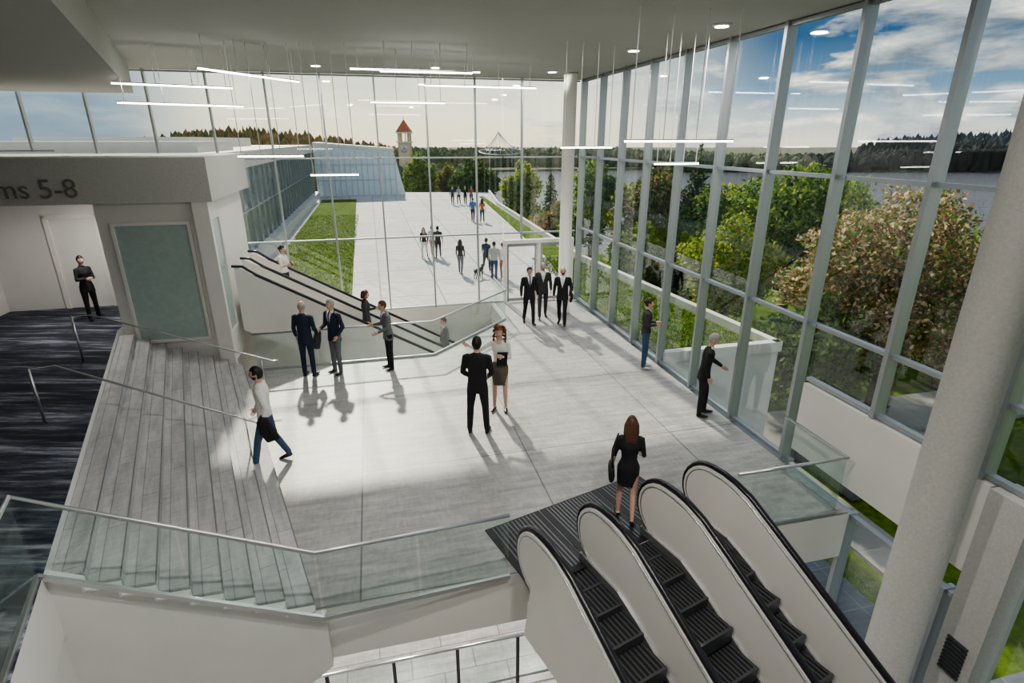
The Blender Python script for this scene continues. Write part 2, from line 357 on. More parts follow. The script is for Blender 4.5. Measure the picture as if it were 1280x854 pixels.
p=W(-6.05,13.93,4.20); so.matrix_world=Matrix.Translation(p)@Matrix.Rotation(R(13.8),4,'Z')@Matrix.Rotation(R(90),4,'X')
# ---------------------------------------------------------------- pendants, downlights and added fill lamps
def pend(a,c,zc=7.15):
    a=Vector(a);c=Vector(c); b=MB(); d=(c-a); ax=d/2; n=Vector((-d.y,d.x,0)).normalized()
    b.obox((a+c)/2+UP*.022,ax,n*.022,UP*.010,M['white2']); b.obox((a+c)/2,ax*.99,n*.02,UP*.012,M['led'])
    for t in (.06,.35,.65,.94):
        q=a+d*t; b.tube([q+UP*.03,Vector((q.x,q.y,zc))],.008,M['wire'],seg=5,smooth=False)
    b.build('pendant_light')
PL=[((-7.9,11.95,6.4),(-6.04,13.1,6.4)),((-5.6,10.9,6.55),(-4.7,13.4,6.55)),((-7.9,12,6.05),(-6,13.4,6.05)),((-3.4,12.8,6.75),(-.7,13.5,6.75)),
((-2.15,14.8,6.6),(.63,15.6,6.6)),((-3.4,14.4,6.2),(-1.65,14.8,6.2)),((1.72,9,5.33),(3.5,9.3,5.33)),((1,12,5.2),(2.1,12.3,5.2)),((-5.66,12,5.03),(-4.4,12.3,5.03)),
((-4.2,12,4.66),(-3.25,12.2,4.66)),((2.7,11,4.92),(3.6,11.2,4.92)),((-2.6,12.0,6.62),(-.8,12.4,6.62))]
for a,c in PL: pend(a,c)
def area(name,loc,size,power,col=(1,.95,.88),rot=(0,0,0)):
    l=bpy.data.lights.new(name,'AREA'); l.energy=power; l.size=size; l.color=col; l.shape='DISK'
    o=bpy.data.objects.new(name,l); o.location=loc; o.rotation_euler=rot; bpy.context.scene.collection.objects.link(o); return o
DL=[(3.48,10.4,7.15,60),(2.58,13.1,7.15,60),(1.12,17.0,7.15,60),(-2.0,16.0,7.15,60),(-5,15.6,7.15,60),(-1.5,3,7.15,170),(2,2.5,7.15,150),(-5.5,4,7.15,170),  # strongest lamps here are unseen, added to brighten the interior
 (-10.6,14.6,4.05,90),(-8.6,15.0,4.05,90),(-9.8,12.6,4.05,35)]  # fill lamps added under the bulkhead to brighten the recess
for s in (-3,0,3): 
    for u in (7.3,10): v=W(s,u); DL.append((v.x,v.y,-.8,60))  # fill lamps added below the slab to brighten the lower level
for x,y,z,pw in DL:
    b=MB(); b.tube([(x,y,z-.03),(x,y,z-.001)],[.14,.17],M['white2'],seg=24); b.tube([(x,y,z-.038),(x,y,z-.029)],.11,M['led'],seg=24); o=b.build('downlight_or_added_fill')
    a=area('downlight_or_fill_lamp',(0,0,0),.25,pw); a.parent=o; a.location=(x,y,z-.05)
# ---------------------------------------------------------------- exterior
b=MB()
deck=[W(-40,18.5),W(6.95,18.5),W(6.95,11.8),W(10.3,11.8),Vector((3.3,25.8)),Vector((-1.2,49.4)),Vector((-2.4,62)),Vector((-60,62))]
b.prism([(v.x,v.y) for v in deck],-6.5,0,M['white2'],M['plaza']); b.build('plaza_paving')
b=MB()
par=[W(6.95,11.85),W(10.25,11.85),Vector((3.25,25.8,0)),Vector((-1.25,49.4,0)),Vector((-2.5,61.8,0))]
for a,c in zip(par[:-1],par[1:]):
    a=Vector((a.x,a.y,0));c=Vector((c.x,c.y,0)); d=(c-a); n=Vector((-d.y,d.x,0)).normalized(); b.obox((a+c)/2+UP*.14,d/2+d.normalized()*.1,n*.11,UP*.14,M['white2'])
b.build('terrace_parapet')
b=MB()
b.prism([(v.x,v.y) for v in (W(6.98,12.0),W(10.1,12.0),Vector((3.1,25.7)),Vector((-1.5,49.4)),Vector((-2.9,57)),Vector((-3.3,57)),Vector((1.6,27)),W(6.98,18.6))],0,.06,M['grass'])
b.prism([(v.x,v.y) for v in (W(-4.6,19),W(-1.0,19),W(-1.5,56),W(-4.6,56))],0,.06,M['grass'])
b.build('lawn')
b=MB(); nx,ny=40,30; vs=[];fs=[]
for j in range(ny+1):
    for i in range(nx+1):
        x=-70+ i*4.5; y=-20+j*3.1; z=-4.3 - max(0,y-22)*.047 + (.15*math.sin(x*.3)*math.cos(y*.25) if y>20 else 0)
        if y>66: z=-7
        vs.append((x,y,z))
for j in range(ny):
    for i in range(nx):
        a=j*(nx+1)+i; fs.append((a,a+1,a+nx+2,a+nx+1))
b.add(vs,fs,M['grass'],True); b.build('garden_ground')
b=MB(); b.wbox(7.0,9.9,5.2,11.7,-4.3,-4.2,M['lower']); b.wbox(7.0,12.0,-5.9,5.2,-4.3,-4.2,M['lower']); b.build('patio_paving')
M['path']=mat('garden_path',(.30,.29,.27),.8,var=.08,scale=3)
b=MB(); b.wbox(12.3,40,13.2,15.6,-4.3,-4.17,M['path']); b.wbox(10.9,12.2,7.8,30,-4.3,-4.18,M['path']); b.build('garden_path')
b=MB()
for k in range(6): b.wbox(12.4,16,10.4+k*.45,10.85+k*.45,-4.2,-2.6-.2*k,M['lower'])
b.build('garden_steps')
def blades(name,fn,n,h=.05):
    v=[];f=[]
    for i in range(n):
        x,y,z=fn(); a=random.random()*6.28; w=.018; l=h*random.uniform(.5,1.4); lx,ly=random.uniform(-.03,.03),random.uniform(-.03,.03)
        k=len(v); v+=[(x-w*math.cos(a),y-w*math.sin(a),z),(x+w*math.cos(a),y+w*math.sin(a),z),(x+lx,y+ly,z+l)]; f.append((k,k+1,k+2))
    me=bpy.data.meshes.new(name); me.from_pydata(v,[],f); me.materials.append(M['blade']); o=bpy.data.objects.new(name,me); bpy.context.scene.collection.objects.link(o)
def f1():
    t=random.random(); u=12.1+ (t**1.3)*13
    smax=max(7.2,10.0-(u-12)*.08); return W(random.uniform(7.1,smax),u,.05)
def f2(): return W(random.uniform(-4.5,-1.1),19.1+random.random()**1.5*25,.05)
blades('grass_blades',f1,16000); blades('grass_blades',f2,16000)
# river
m,nt,bs=newmat('river_water'); bs.inputs['Base Color'].default_value=(.14,.14,.155,1); bs.inputs['Roughness'].default_value=.16
tc=nt.nodes.new('ShaderNodeTexCoord'); mp=nt.nodes.new('ShaderNodeMapping'); mp.inputs['Scale'].default_value=(.12,.5,1); nt.links.new(tc.outputs['Object'],mp.inputs[0])
no=nt.nodes.new('ShaderNodeTexNoise'); no.inputs['Scale'].default_value=1.2; no.inputs['Detail'].default_value=8; nt.links.new(mp.outputs[0],no.inputs['Vector'])
bp=nt.nodes.new('ShaderNodeBump'); bp.inputs['Strength'].default_value=.8; bp.inputs['Distance'].default_value=.8; nt.links.new(no.outputs['Fac'],bp.inputs['Height']); nt.links.new(bp.outputs[0],bs.inputs['Normal'])
b=MB(); b.add([(-500,55,-6.0),(700,55,-6.0),(700,330,-6.0),(-500,330,-6.0)],[(0,1,2,3)],m); b.build('river_water')
M['bank']=mat('far_bank_soil',(.12,.13,.07),.9,var=.3,scale=.2)
b=MB(); b.prism([(-500,215),(-60,205),(60,235),(160,222),(700,200),(1500,900),(-1500,900)],-6.4,-5.2,M['bank'])
b.prism([(-120,128),(-14,135),(-8,160),(-20,190),(-120,190)],-6.4,-5.0,M['bank']); b.build('far_bank')
def blob(b,x,y,z0,h,r,m,cone=False):
    seg=6; rings=[(0,.55),(.3,1),(.62,.85),(.88,.45)] if not cone else [(0,1),(.4,.7),(.75,.35)]
    vs=[];fs=[]
    for (t,rr) in rings:
        for k in range(seg):
            a=6.283*k/seg; q=rr*r*random.uniform(.7,1.25); vs.append((x+q*math.cos(a),y+q*math.sin(a),z0+h*(t+random.uniform(-.04,.04))))
    vs.append((x,y,z0+h)); n=len(rings)
    for i in range(n-1):
        for k in range(seg): fs.append((i*seg+k,i*seg+(k+1)%seg,(i+1)*seg+(k+1)%seg,(i+1)*seg+k))
    for k in range(seg): fs.append(((n-1)*seg+k,(n-1)*seg+(k+1)%seg,n*seg))
    b.add(vs,fs,m,False)
HX=[-400,-150,-122,-90,-53,-30,0,40,100,140,168,210,300,450]; HZ=[7,10,12.0,9.5,3.5,2.5,2.5,3.0,0,0,7.5,10,15,19]
TM=[mat('far_autumn_foliage',(.36,.22,.09),.9,var=.3,scale=.3),mat('far_olive_foliage',(.22,.20,.09),.9),mat('far_green_foliage',(.10,.13,.06),.9),mat('far_dark_foliage',(.016,.02,.018),.9)]  # autumn, olive and green tones lightened to paint in distance haze
b=MB()
for i in range(3600):
    x=random.uniform(-145,330); row=random.random(); y=218+row*45+(20 if -50<x<60 else 0)
    top=np.interp(x,HX,HZ)*(.5+.5*row)+random.uniform(-.9,.9)-.5; h=max(1.8,top+5.5)
    r=random.uniform(1.2,2.6)
    if x>115: mm=TM[3]
    elif x>-45: mm=random.choice([TM[2],TM[1],TM[2]])
    else: mm=random.choice([TM[0],TM[1],TM[1],TM[0],TM[2]])
    blob(b,x,y,-5.5,h,r,mm,cone=random.random()<.25)
for i in range(170):
    x=random.uniform(-70,-10); y=random.uniform(136,170)
    blob(b,x,y,-5.2,random.uniform(2.5,5.0),random.uniform(1.2,2.2),random.choice([TM[2],TM[1],TM[2]]))
b.build('far_treeline')
# clock tower
b=MB(); M['brick']=mat('tower_brick',(.72,.58,.40),.8,var=.1,scale=1); M['redroof']=mat('red_roof_tile',(.52,.15,.06),.7)
tx,ty=-27.4,150; X=Vector((1,0,0));Y=Vector((0,1,0)); w=1.5
b.obox((tx,ty,-.3),X*w,Y*w,UP*5.0,M['brick']); b.obox((tx,ty,4.85),X*(w+.3),Y*(w+.3),UP*.18,M['white2'])
for sx in(-1,1):
    for sy in(-1,1): b.obox((tx+sx*(w-.3),ty+sy*(w-.3),6.0),X*.3,Y*.3,UP*1.0,M['brick'])
    b.obox((tx+sx*.45,ty-w+.2,6.0),X*.12,Y*.12,UP*1.0,M['brick'])
b.obox((tx,ty,7.1),X*(w+.3),Y*(w+.3),UP*.15,M['white2'])
b.add([(tx-w-.35,ty-w-.35,7.25),(tx+w+.35,ty-w-.35,7.25),(tx+w+.35,ty+w+.35,7.25),(tx-w-.35,ty+w+.35,7.25),(tx,ty,10.3)],[(0,1,4),(1,2,4),(2,3,4),(3,0,4),(0,3,2,1)],M['redroof'])
b.tube([(tx,ty,10.2),(tx,ty,11)],.05,M['dark'],seg=6)
b.tube([(tx,ty-w-.08,3.3),(tx,ty-w+.01,3.3)],1.0,M['white'],seg=24); b.tube([(tx,ty-w-.1,3.3),(tx,ty-w-.0,3.3)],.12,M['dark'],seg=8)
b.obox((tx,ty-w-.1,3.65),X*.06,Y*.02,UP*.38,M['dark']); b.obox((tx+.25,ty-w-.1,3.3),X*.28,Y*.02,UP*.06,M['dark'])
b.build('clock_tower')
# cable pavilion
b=MB(); px,py_=-4.5,240; ap=Vector((px-1,py_,8.6))
M['cable']=mat('pavilion_cable',(.6,.62,.62),.5)
for k in range(20):
    a=6.283*k/20; e=Vector((px+9*math.cos(a),py_+8*math.sin(a),1.0+1.2*math.sin(a)))
    pts=[]
    for t in (0,.2,.4,.6,.8,1):
        q=ap.lerp(e,t); q.z-=2.6*math.sin(math.pi*t)*.6; pts.append(q)
    b.tube(pts,.06,M['cable'],seg=4,smooth=False)
ring=[Vector((px+9*math.cos(6.283*k/30),py_+8*math.sin(6.283*k/30),1.0+1.2*math.sin(6.283*k/30))) for k in range(31)]
b.tube(ring,.18,M['cable'],seg=5,smooth=False)
for k in range(6):
    a=6.283*k/6; b.tube([Vector((px+9*math.cos(a),py_+8*math.sin(a),-5.5)),Vector((px+9*math.cos(a),py_+8*math.sin(a),1.5))],.12,M['cable'],seg=5)
b.build('cable_net_pavilion')
# exterior wing
M['wingglass']=mat('wing_glazing',(.16,.20,.22),.12,var=.2,scale=.5)
M['roofw']=mat('roof_membrane',(.70,.68,.62),.6,var=.04)
b=MB(); b.wbox(-20,-5.6,18.7,60,0,4.2,M['wingglass']); b.wbox(-20,-5.35,18.7,60.2,4.2,4.9,M['roofw']); b.wbox(-5.6,-5.1,18.7,60,0,.5,M['white2'])
for k in range(28): b.wbox(-5.62,-5.50,19.5+1.5*k,19.55+1.5*k,.4,4.2,M['alu'])
b.wbox(-5.62,-5.5,18.7,60,2.3,2.36,M['alu'])
b.wbox(-19,-6.2,24,30,4.9,5.3,M['roofw']); b.wbox(-17,-9,34,50,4.9,5.5,M['roofw'])
b.build('convention_wing_building')
M['panelblue']=mat('pale_metal_cladding',(.76,.85,.90),.4,var=.05); M['rib2']=mat('cladding_rib',(.48,.56,.62),.5)
b=MB(); b.extr([(-5.3,0),(3.4,0),(2.4,4.4),(-5.3,5.0)],O0,E2,UP,E1,60.5,66,M['panelblue'])
b.extr([(-5.3,4.9),(2.5,4.3),(2.5,4.55),(-5.3,5.15)],O0,E2,UP,E1,60.3,66.2,M['white2'])
for k in range(15): b.wbox(-5.2+.55*k,-5.16+.55*k,60.40,60.5,0,4.25,M['rib2'])
for z in (1.5,3.0): b.wbox(-5.3,2.6,60.42,60.5,z,z+.05,M['rib2'])
b.build('metal_clad_building')
# ---------------------------------------------------------------- trees
def leafmesh(name,lobes,n,size,mats,wts,trunk,seed):
    r=np.random.default_rng(seed); b=MB()
    b.tube(trunk,[.16*trunk[-1][2]/4+.02,.12,.06] if len(trunk)==3 else .1,M['bark'],seg=8)
    base=Vector(trunk[1])
    for (c,rad) in lobes:
        c=Vector(c); b.tube([base,base.lerp(c,.5)+Vector((0,0,.1)),c],[.07,.045,.015],M['bark'],seg=6)
    tot=sum(l[1][0]*l[1][1]+l[1][0]*l[1][2] for l in lobes)
    idx=[b.mi(m) for m in mats]
    for (c,rad) in lobes:
        k=int(n*(rad[0]*rad[1]+rad[0]*rad[2])/tot)
        d=r.normal(size=(k,3)); d/=np.linalg.norm(d,axis=1)[:,None]; rr=r.uniform(.5,1.1,size=(k,1))**.6
        wob=1+.16*np.sin(d[:,0:1]*5+c[0]*3)*np.cos(d[:,1:2]*6+c[1])+.12*np.sin(d[:,2:3]*9+c[2])
        P=np.array(c)+d*np.array(rad)*rr*wob
        A=r.normal(size=(k,3)); A/=np.linalg.norm(A,axis=1)[:,None]; B=np.cross(A,d+r.normal(size=(k,3))*.5); B/=np.linalg.norm(B,axis=1)[:,None]+1e-6
        sz=size*r.uniform(.6,1.3,size=(k,1)); mi=r.choice(idx,size=k,p=wts)
        o=len(b.v)
        Q=np.stack([P-A*sz,P+B*sz*.5,P+A*sz,P-B*sz*.5],1).reshape(-1,3)
        b.v+= [tuple(x) for x in Q.tolist()]
        b.f+= [(o+4*i,o+4*i+1,o+4*i+2,o+4*i+3) for i in range(k)]; b.m+=mi.tolist(); b.sm+=[False]*k
    me=bpy.data.meshes.new(name); me.from_pydata(b.v,[],b.f)
    for m in b.mats: me.materials.append(m)
    me.polygons.foreach_set('material_index',b.m); me.update(); return me
def lobes(seed,n=9,R_=1.0,zc=1.9,zr=1.0):
    r=random.Random(seed); L=[((0,0,zc),(R_*.7,R_*.7,zr*.75))]
    for i in range(n):
        a=6.283*i/n+r.uniform(-.3,.3); t=r.uniform(-.55,.75); q=R_*.62*math.sqrt(1-t*t*.8)
        L.append(((q*math.cos(a),q*math.sin(a),zc+t*zr*.75),(R_*r.uniform(.34,.5),)*2+(zr*r.uniform(.28,.4),)))
    L.append(((0.1,0,zc+zr*.72),(R_*.4,R_*.4,zr*.35))); return L
def tree(name,x,y,top,rad,base,mats,wts,seed,n=9000,size=.13,crown=None):
    H=top-base; cr=crown if crown else H*.72; zc=H-cr/2
    me=leafmesh(name,lobes(seed,11,rad,zc,cr/2),n,size,[LE[m] for m in mats],wts,[(0,0,0),(0,0,zc-cr*.3),(0,0,H*.8)],seed)
    o=bpy.data.objects.new(name,me); o.location=(x,y,base); bpy.context.scene.collection.objects.link(o)
G=(['green','light','dark'],[.45,.4,.15]); YG=(['light','yellow','green'],[.5,.25,.25]); BR=(['brown','cream','rust','green'],[.24,.28,.14,.34]); OR=(['brown','olive','light','dark'],[.3,.3,.2,.2])
tree('leafy_tree',12.3,24,4.2,2.9,-4.3,*G,11,26000,.11)
tree('flowering_tree',11.7,16.2,3.9,3.1,-4.2,*BR,12,40000,.08,5.8)
tree('leafy_tree',9.0,22.5,2.3,2.1,-4.3,*YG,13,16000,.10)
tree('leafy_tree',8.9,15.4,.9,1.8,-4.3,['dark','green'],[.5,.5],14,14000,.10)
tree('autumn_tree',8.2,33,3.7,2.5,-4.7,*OR,15,10000,.15)
tree('leafy_tree',10.6,30,3.0,1.9,-4.6,*G,16,8000,.15)
tree('leafy_tree',5.4,38,3.9,2.2,-5,*G,17,8000,.16)
tree('autumn_tree',3.6,41,1.2,2.2,-5,['rust','brown','green'],[.3,.3,.4],18,5000,.17)
tree('leafy_tree',.9,52,3.4,1.9,-5.5,*YG,19,5000,.2)
tree('leafy_tree',-4.4,66,3.4,2.9,-6,['dark','green'],[.6,.4],20,6000,.24)
tree('leafy_tree',-11.2,69,3.8,2.1,-6,*G,21,5000,.22)
tree('autumn_tree',-8,72,2.6,1.7,-6,*OR,22,3000,.22)
tree('leafy_tree',15.9,28,2.6,2.6,-4.4,*YG,23,10000,.13)
tree('leafy_tree',17.6,21,2.0,2.7,-4.4,*G,24,14000,.12)
tree('leafy_tree',13.2,34,2.6,2.4,-4.8,*YG,25,8000,.15)
tree('leafy_tree',6.6,28.5,1.3,1.6,-4.6,*G,26,7000,.13)
tree('leafy_tree',10.6,27.5,1.2,2.0,-4.6,*YG,29,8000,.13)
tree('leafy_tree',17.2,13.0,-.5,1.8,-4.2,*OR,27,9000,.10)
def conifer(x,y,top,rad,base,seed,n=7000):
    H=top-base; L=[]
    for i in range(9):
        t=i/8; q=rad*(1-t)+.15; L.append(((0,0,H*.2+H*.75*t),(q,q,H*.085)))
    me=leafmesh('conifer_tree',L,n,.12,[LE['conifer'],LE['dark'],LE['olive']],[.5,.35,.15],[(0,0,0),(0,0,H*.5),(0,0,H*.95)],seed)
    o=bpy.data.objects.new('conifer_tree',me); o.location=(x,y,base); bpy.context.scene.collection.objects.link(o)
conifer(10.2,31.5,4.9,2.0,-4.6,31,11000); conifer(3.0,44,3.4,1.4,-5,32,5000)
# ---------------------------------------------------------------- people
SK=mat('skin_light',(.62,.40,.30),.5)
EYEW=mat('eye_white',(.8,.8,.78),.3); EYED=mat('eye_iris',(.04,.03,.02),.2); LIP=mat('lips',(.45,.17,.14),.5)
C={}
def cm(n,c,r=.8):
    if n not in C: C[n]=mat('cloth_'+n,c,r,var=.12,scale=25,bump=.15,bscale=40)
    return C[n]
cm('black',(.014,.015,.018)); cm('navy',(.02,.03,.06)); cm('white',(.78,.78,.76)); cm('jeans',(.05,.09,.17)); cm('grey',(.15,.16,.17)); cm('dkgrey',(.05,.05,.055))
cm('greyskirt',(.13,.11,.09)); cm('shoe',(.015,.012,.01),.35); cm('blue',(.08,.2,.42)); cm('orange',(.6,.2,.04)); cm('tan',(.4,.32,.22)); cm('tie',(.08,.09,.2)); cm('rust',(.35,.12,.04)); cm('ltgrey',(.45,.45,.45))
HR={'black':mat('hair_black',(.01,.009,.008),.5),'brown':mat('hair_brown',(.09,.04,.02),.5,var=.3,scale=40),'red':mat('hair_auburn',(.17,.06,.025),.5,var=.3,scale=40),'grey':mat('hair_grey',(.35,.34,.33),.6),'dkbrown':mat('hair_dark_brown',(.03,.018,.012),.5)}
STAND_LEG=((.04,0,-1),(.02,-.02,-1)); HANG=((.18,.0,-1),(.05,.18,-1))
FOLD=((.15,.1,-1),(-.75,.75,.12)); 
def person(name,loc,yaw,H=1.8,sex='m',top='black',bottom='black',hair='black',style='short',skin=None,armL=HANG,armR=HANG,legL=STAND_LEG,legR=STAND_LEG,
           lean=0,hy=0,hp=0,jacket=True,shirt=True,sleeve='long',skirt=None,vox=.016,extra=None,shoe='shoe',beard=False):
    skin=skin or SK; T=C[top]; B=C[bottom]; f=sex=='f'; bm=MB(); segs=[]
    def V(v,sd): return Vector((sd*v[0],-v[1],v[2])).normalized()
    sh=.165 if f else .195; wst=.12 if f else .15; hip=.165 if f else .16
    def off(z): return Vector((0,-max(0,z-.93)*math.tan(R(lean)),0))
    z0=.80 if jacket else .86
    rings=[(z0,hip+(.025 if jacket else 0),.115+(.02 if jacket else 0)),(.95,hip+.01,.12),(1.08,wst+(.015 if jacket else 0),.105),(1.2,wst+.012,.11),(1.32,wst+.035,.125 if not f else .135),(1.42,sh-.015,.115),(1.475,sh-.05,.09),(1.51,.07,.065)]
    if skirt: rings=[(skirt,hip-.01,.115),(.75,hip+.005,.12)]+[(.88,hip+.01,.125)]+rings[1:]
    dm=T
    bm.tube([Vector((0,0,z))+off(z) for z,_,_ in rings],[(a,c) for _,a,c in rings],dm,seg=20)
    zs=[r[0] for r in rings]
    nb=Vector((0,0,1.49))+off(1.49); hc=Vector((0,-.02,1.67))+off(1.67)
    bm.tube([nb-UP*.04,nb.lerp(hc,.75)],[(.062,.06),(.052,.052)],dm,seg=12)
    hands=[]
    for sd,arm,leg in ((1,armL,legL),(-1,armR,legR)):
        s0=Vector((sd*sh,.0,1.435))+off(1.43); e=s0+V(arm[0],sd)*.29; w=e+V(arm[1],sd)*.25
        lo=sleeve=='long'; a=(.058,.050,.036) if lo else (.055,.042,.028)
        if f: a=tuple(x*.85 for x in a)
        bm.tube([s0-Vector((sd*.05,0,-.01)),s0,s0.lerp(e,.5),e],[a[0],a[0]*1.05,a[0]*.93,a[1]],dm,seg=12)
        bm.sphere(e,a[1]*1.0,dm,10,6)
        bm.tube([e,e.lerp(w,.35),w],[a[1],a[1]*.96,a[2]],dm,seg=12)
        segs.append(('arm',s0,e,a[0])); segs.append(('fore',e,w,a[1]*.9)); hands.append((w,V(arm[1],sd),sd))
        h0=Vector((sd*.09,0,.91)); k=h0+V(leg[0],sd)*.43; an=k+V(leg[1],sd)*.42
        bare=skirt is not None; l=(.088,.062,.052) if not bare else (.075,.05,.033)
        bm.tube([h0+UP*.03,h0.lerp(k,.25),k],[l[0],l[0]*1.02,l[1]],dm,seg=14)
        bm.sphere(k,l[1],dm,10,6)
        bm.tube([k,k.lerp(an,.35),an],[l[1],l[1]*.98,l[2]],dm,seg=12)
        segs.append(('leg',h0,k,l[0])); segs.append(('shin',k,an,l[1]))
        tilt=leg[2] if len(leg)>2 else 0
        fd=Vector((sd*.15,-math.cos(R(tilt)),-math.sin(R(tilt)))).normalized()
        heel=an-fd*.05+Vector((0,0,-.055)); toe=heel+fd*.25
        bm.tube([heel,heel+fd*.08,heel+fd*.18,toe],[(.036,.036),(.04,.038),(.043,.028),(.025,.016)],dm,seg=12)
        bm.tube([an,an.lerp(heel+fd*.06,.9)],[l[2]*.9,.036],dm,seg=10)
        segs.append(('foot',heel,toe,.035))
    tmp=bm.build('tmpbody'); mod=tmp.modifiers.new('r','REMESH'); mod.mode='VOXEL'; mod.voxel_size=vox
    sm=tmp.modifiers.new('s','SMOOTH'); sm.factor=.5; sm.iterations=2
    bpy.context.view_layer.update(); dg=bpy.context.evaluated_depsgraph_get()
    me=bpy.data.meshes.new_from_object(tmp.evaluated_get(dg)); bpy.data.objects.remove(tmp)
    nv=len(me.vertices); co=np.empty(nv*3); me.vertices.foreach_get('co',co); co=co.reshape(-1,3)
    faces=[tuple(p.vertices) for p in me.polygons]; fc=np.array([co[list(x)].mean(0) for x in faces])
    nrm=np.array([tuple(p.normal) for p in me.polygons])
    b=MB(); b.v=[tuple(x) for x in co.tolist()]
    def segd(P,A,Bv):
        A=np.array(A);Bv=np.array(Bv); ab=Bv-A; t=np.clip(((P-A)@ab)/(ab@ab),0,1); return np.linalg.norm(P-(A+t[:,None]*ab),axis=1)
    ds=[segd(fc,A,Bv)-r for _,A,Bv,r in segs]
    zz=fc[:,2]; rx=np.interp(zz,zs,[r[1] for r in rings]); ry=np.interp(zz,zs,[r[2] for r in rings]); oy=-np.maximum(0,zz-.93)*math.tan(R(lean))
    e=np.sqrt((fc[:,0]/rx)**2+((fc[:,1]-oy)/ry)**2); dt=(e-1)*.12
    dt=np.where((zz<zs[0]-.02)|(zz>1.53),9,dt)
    neck=segd(fc,nb+UP*.015,hc)-.05
    allD=np.stack(ds+[dt,neck],1); lab=allD.argmin(1); names=[s_[0] for s_ in segs]+['torso','neck']
    mi=[]
    for i in range(len(faces)):
        L=names[lab[i]]; x,y,z=fc[i]; y-=oy[i]
        if L=='neck' or z>1.525: m=skin if z>1.50 else (T if not shirt or nrm[i][1]>-.2 else C['white'])
        elif L=='torso':
            m=T
            if z<(.93 if not jacket else zs[0]-.01) and not skirt: m=B
            if skirt and z<1.06: m=B
            if jacket and shirt and nrm[i][1]<-.15 and z>1.17 and abs(x)<(z-1.17)*.26: m=C['white'] if abs(x)>.02 or shirt=='open' else C['tie']
            if not jacket and z>1.45 and y<0 and abs(x)<.05: m=skin
        elif L=='arm': m=T if sleeve!='none' else skin
        elif L=='fore': m=T if sleeve=='long' else skin
        elif L in('leg','shin'): m=B if not skirt else skin
        else: m=C[shoe]
        mi.append(b.mi(m))
    b.f=faces; b.m=mi; b.sm=[True]*len(faces)
    for w,fd,sd in hands:
        n=Vector((-sd,0,0)); n=(n-fd*n.dot(fd)); 
        if n.length<.2: n=Vector((0,0,-1))-fd*(-fd.z)
        n.normalize(); sdv=fd.cross(n).normalized()
        if sdv.y>0: sdv=-sdv
        w0=w-fd*.02
        b.tube([w0,w+fd*.02,w+fd*.055,w+fd*.095],[(.026,.022),(.032,.018),(.041,.017),(.038,.014)],skin,seg=10,ref=sdv)
        for k,(o,ln) in enumerate(((-.029,.062),(-.010,.078),(.010,.084),(.029,.074))):
            p=w+fd*.088+sdv*o; q=p+(fd*.9+n*.25).normalized()*ln*.5; r_=q+(fd*.6+n*.8).normalized()*ln*.5
            b.tube([p,q,r_],[.0095,.0088,.007],skin,seg=6)
        p=w+fd*.03+sdv*.03; q=p+(fd*.6+sdv*.7).normalized()*.035; r_=q+(fd*.9+n*.4).normalized()*.03
        b.tube([p,q,r_],[.012,.0105,.008],skin,seg=6)
    rot=Matrix.Rotation(R(hy),3,'Z')@Matrix.Rotation(R(hp),3,'X'); c=hc+Vector((0,-.005,.005)); rt=rot.transposed()
    NS,NR=28,20
    def hpnt(th,ph,o=0,hairy=False):
        d=Vector((math.sin(th)*math.sin(ph),-math.sin(th)*math.cos(ph),math.cos(th)))
        x,y,z=d.x*.077,d.y*.098,d.z*.122
        if z<0: k_=(-z/.122); x*=1-.34*k_**1.4; y=y*(1-.12*k_) - (.012*k_ if d.y<0 else 0)
        if not hairy and d.y<-.3:
            g=lambda cx,cz,sx,sz:math.exp(-((x-cx)/sx)**2-((z-cz)/sz)**2)
            y-=.024*g(0,-.028,.011,.016)+.012*g(0,-.005,.008,.022)+.005*g(0,-.066,.022,.010)+.006*g(0,.03,.05,.012)+.008*g(0,-.105,.022,.018)
            y+=.008*g(.03,.004,.014,.012)+.008*g(-.03,.004,.014,.012)
        v=Vector((x,y,z)); return v*(1+o/.1)
    vs=[];fs=[]
    for i in range(NR+1):
        for k in range(NS): vs.append(c+rot@hpnt(math.pi*i/NR,2*math.pi*k/NS))
    for i in range(NR):
        for k in range(NS): fs.append((i*NS+k,(i+1)*NS+k,(i+1)*NS+(k+1)%NS,i*NS+(k+1)%NS))
    lipf=[];oth=[];brd=[]
    for fq in fs:
        m_=sum((rt@(vs[j]-c) for j in fq),Vector())/4
        if m_.y<-.06 and -.076<m_.z<-.056 and abs(m_.x)<.024: lipf.append(fq)
        elif beard and m_.y<.0 and m_.z<-.045: brd.append(fq)
        else: oth.append(fq)
    b.add(vs,oth,skin,True); b.add(vs,lipf,LIP,True)
    if brd: b.add(vs,brd,HR[hair],True)
    for sx in(-1,1):
        b.sphere(c+rot@Vector((sx*.030,-.080,.004)),(.0125,.010,.008),EYEW,8,6); b.sphere(c+rot@Vector((sx*.030,-.0885,.004)),(.0055,.004,.0055),EYED,8,5)
        b.sphere(c+rot@Vector((sx*.078,.004,-.004)),(.010,.020,.030),skin,8,6)
        b.tube([c+rot@Vector((sx*.014,-.096,.024)),c+rot@Vector((sx*.045,-.082,.024))],[(.004,.003)]*2,HR[hair],seg=5)
    hm=HR[hair]; hs=[];keep=[]
    for i in range(NR+1):
        for k in range(NS):
            th=math.pi*i/NR; ph=2*math.pi*k/NS
            hs.append(c+rot@hpnt(th,ph,.012 if style!='curly' else .02,True))
    for fi,fq in enumerate(fs):
        m_=sum((rt@(hs[j]-c) for j in fq),Vector())/4
        lim=.055 if m_.y<-.045 else (.0 if m_.y<.02 else -.075)
        if m_.y<-.045 and f: lim=.06
        ok=m_.z>lim
        if style=='bald': ok=(m_.y>-.02 and -.07<m_.z<.045)
        if ok: keep.append(fq)
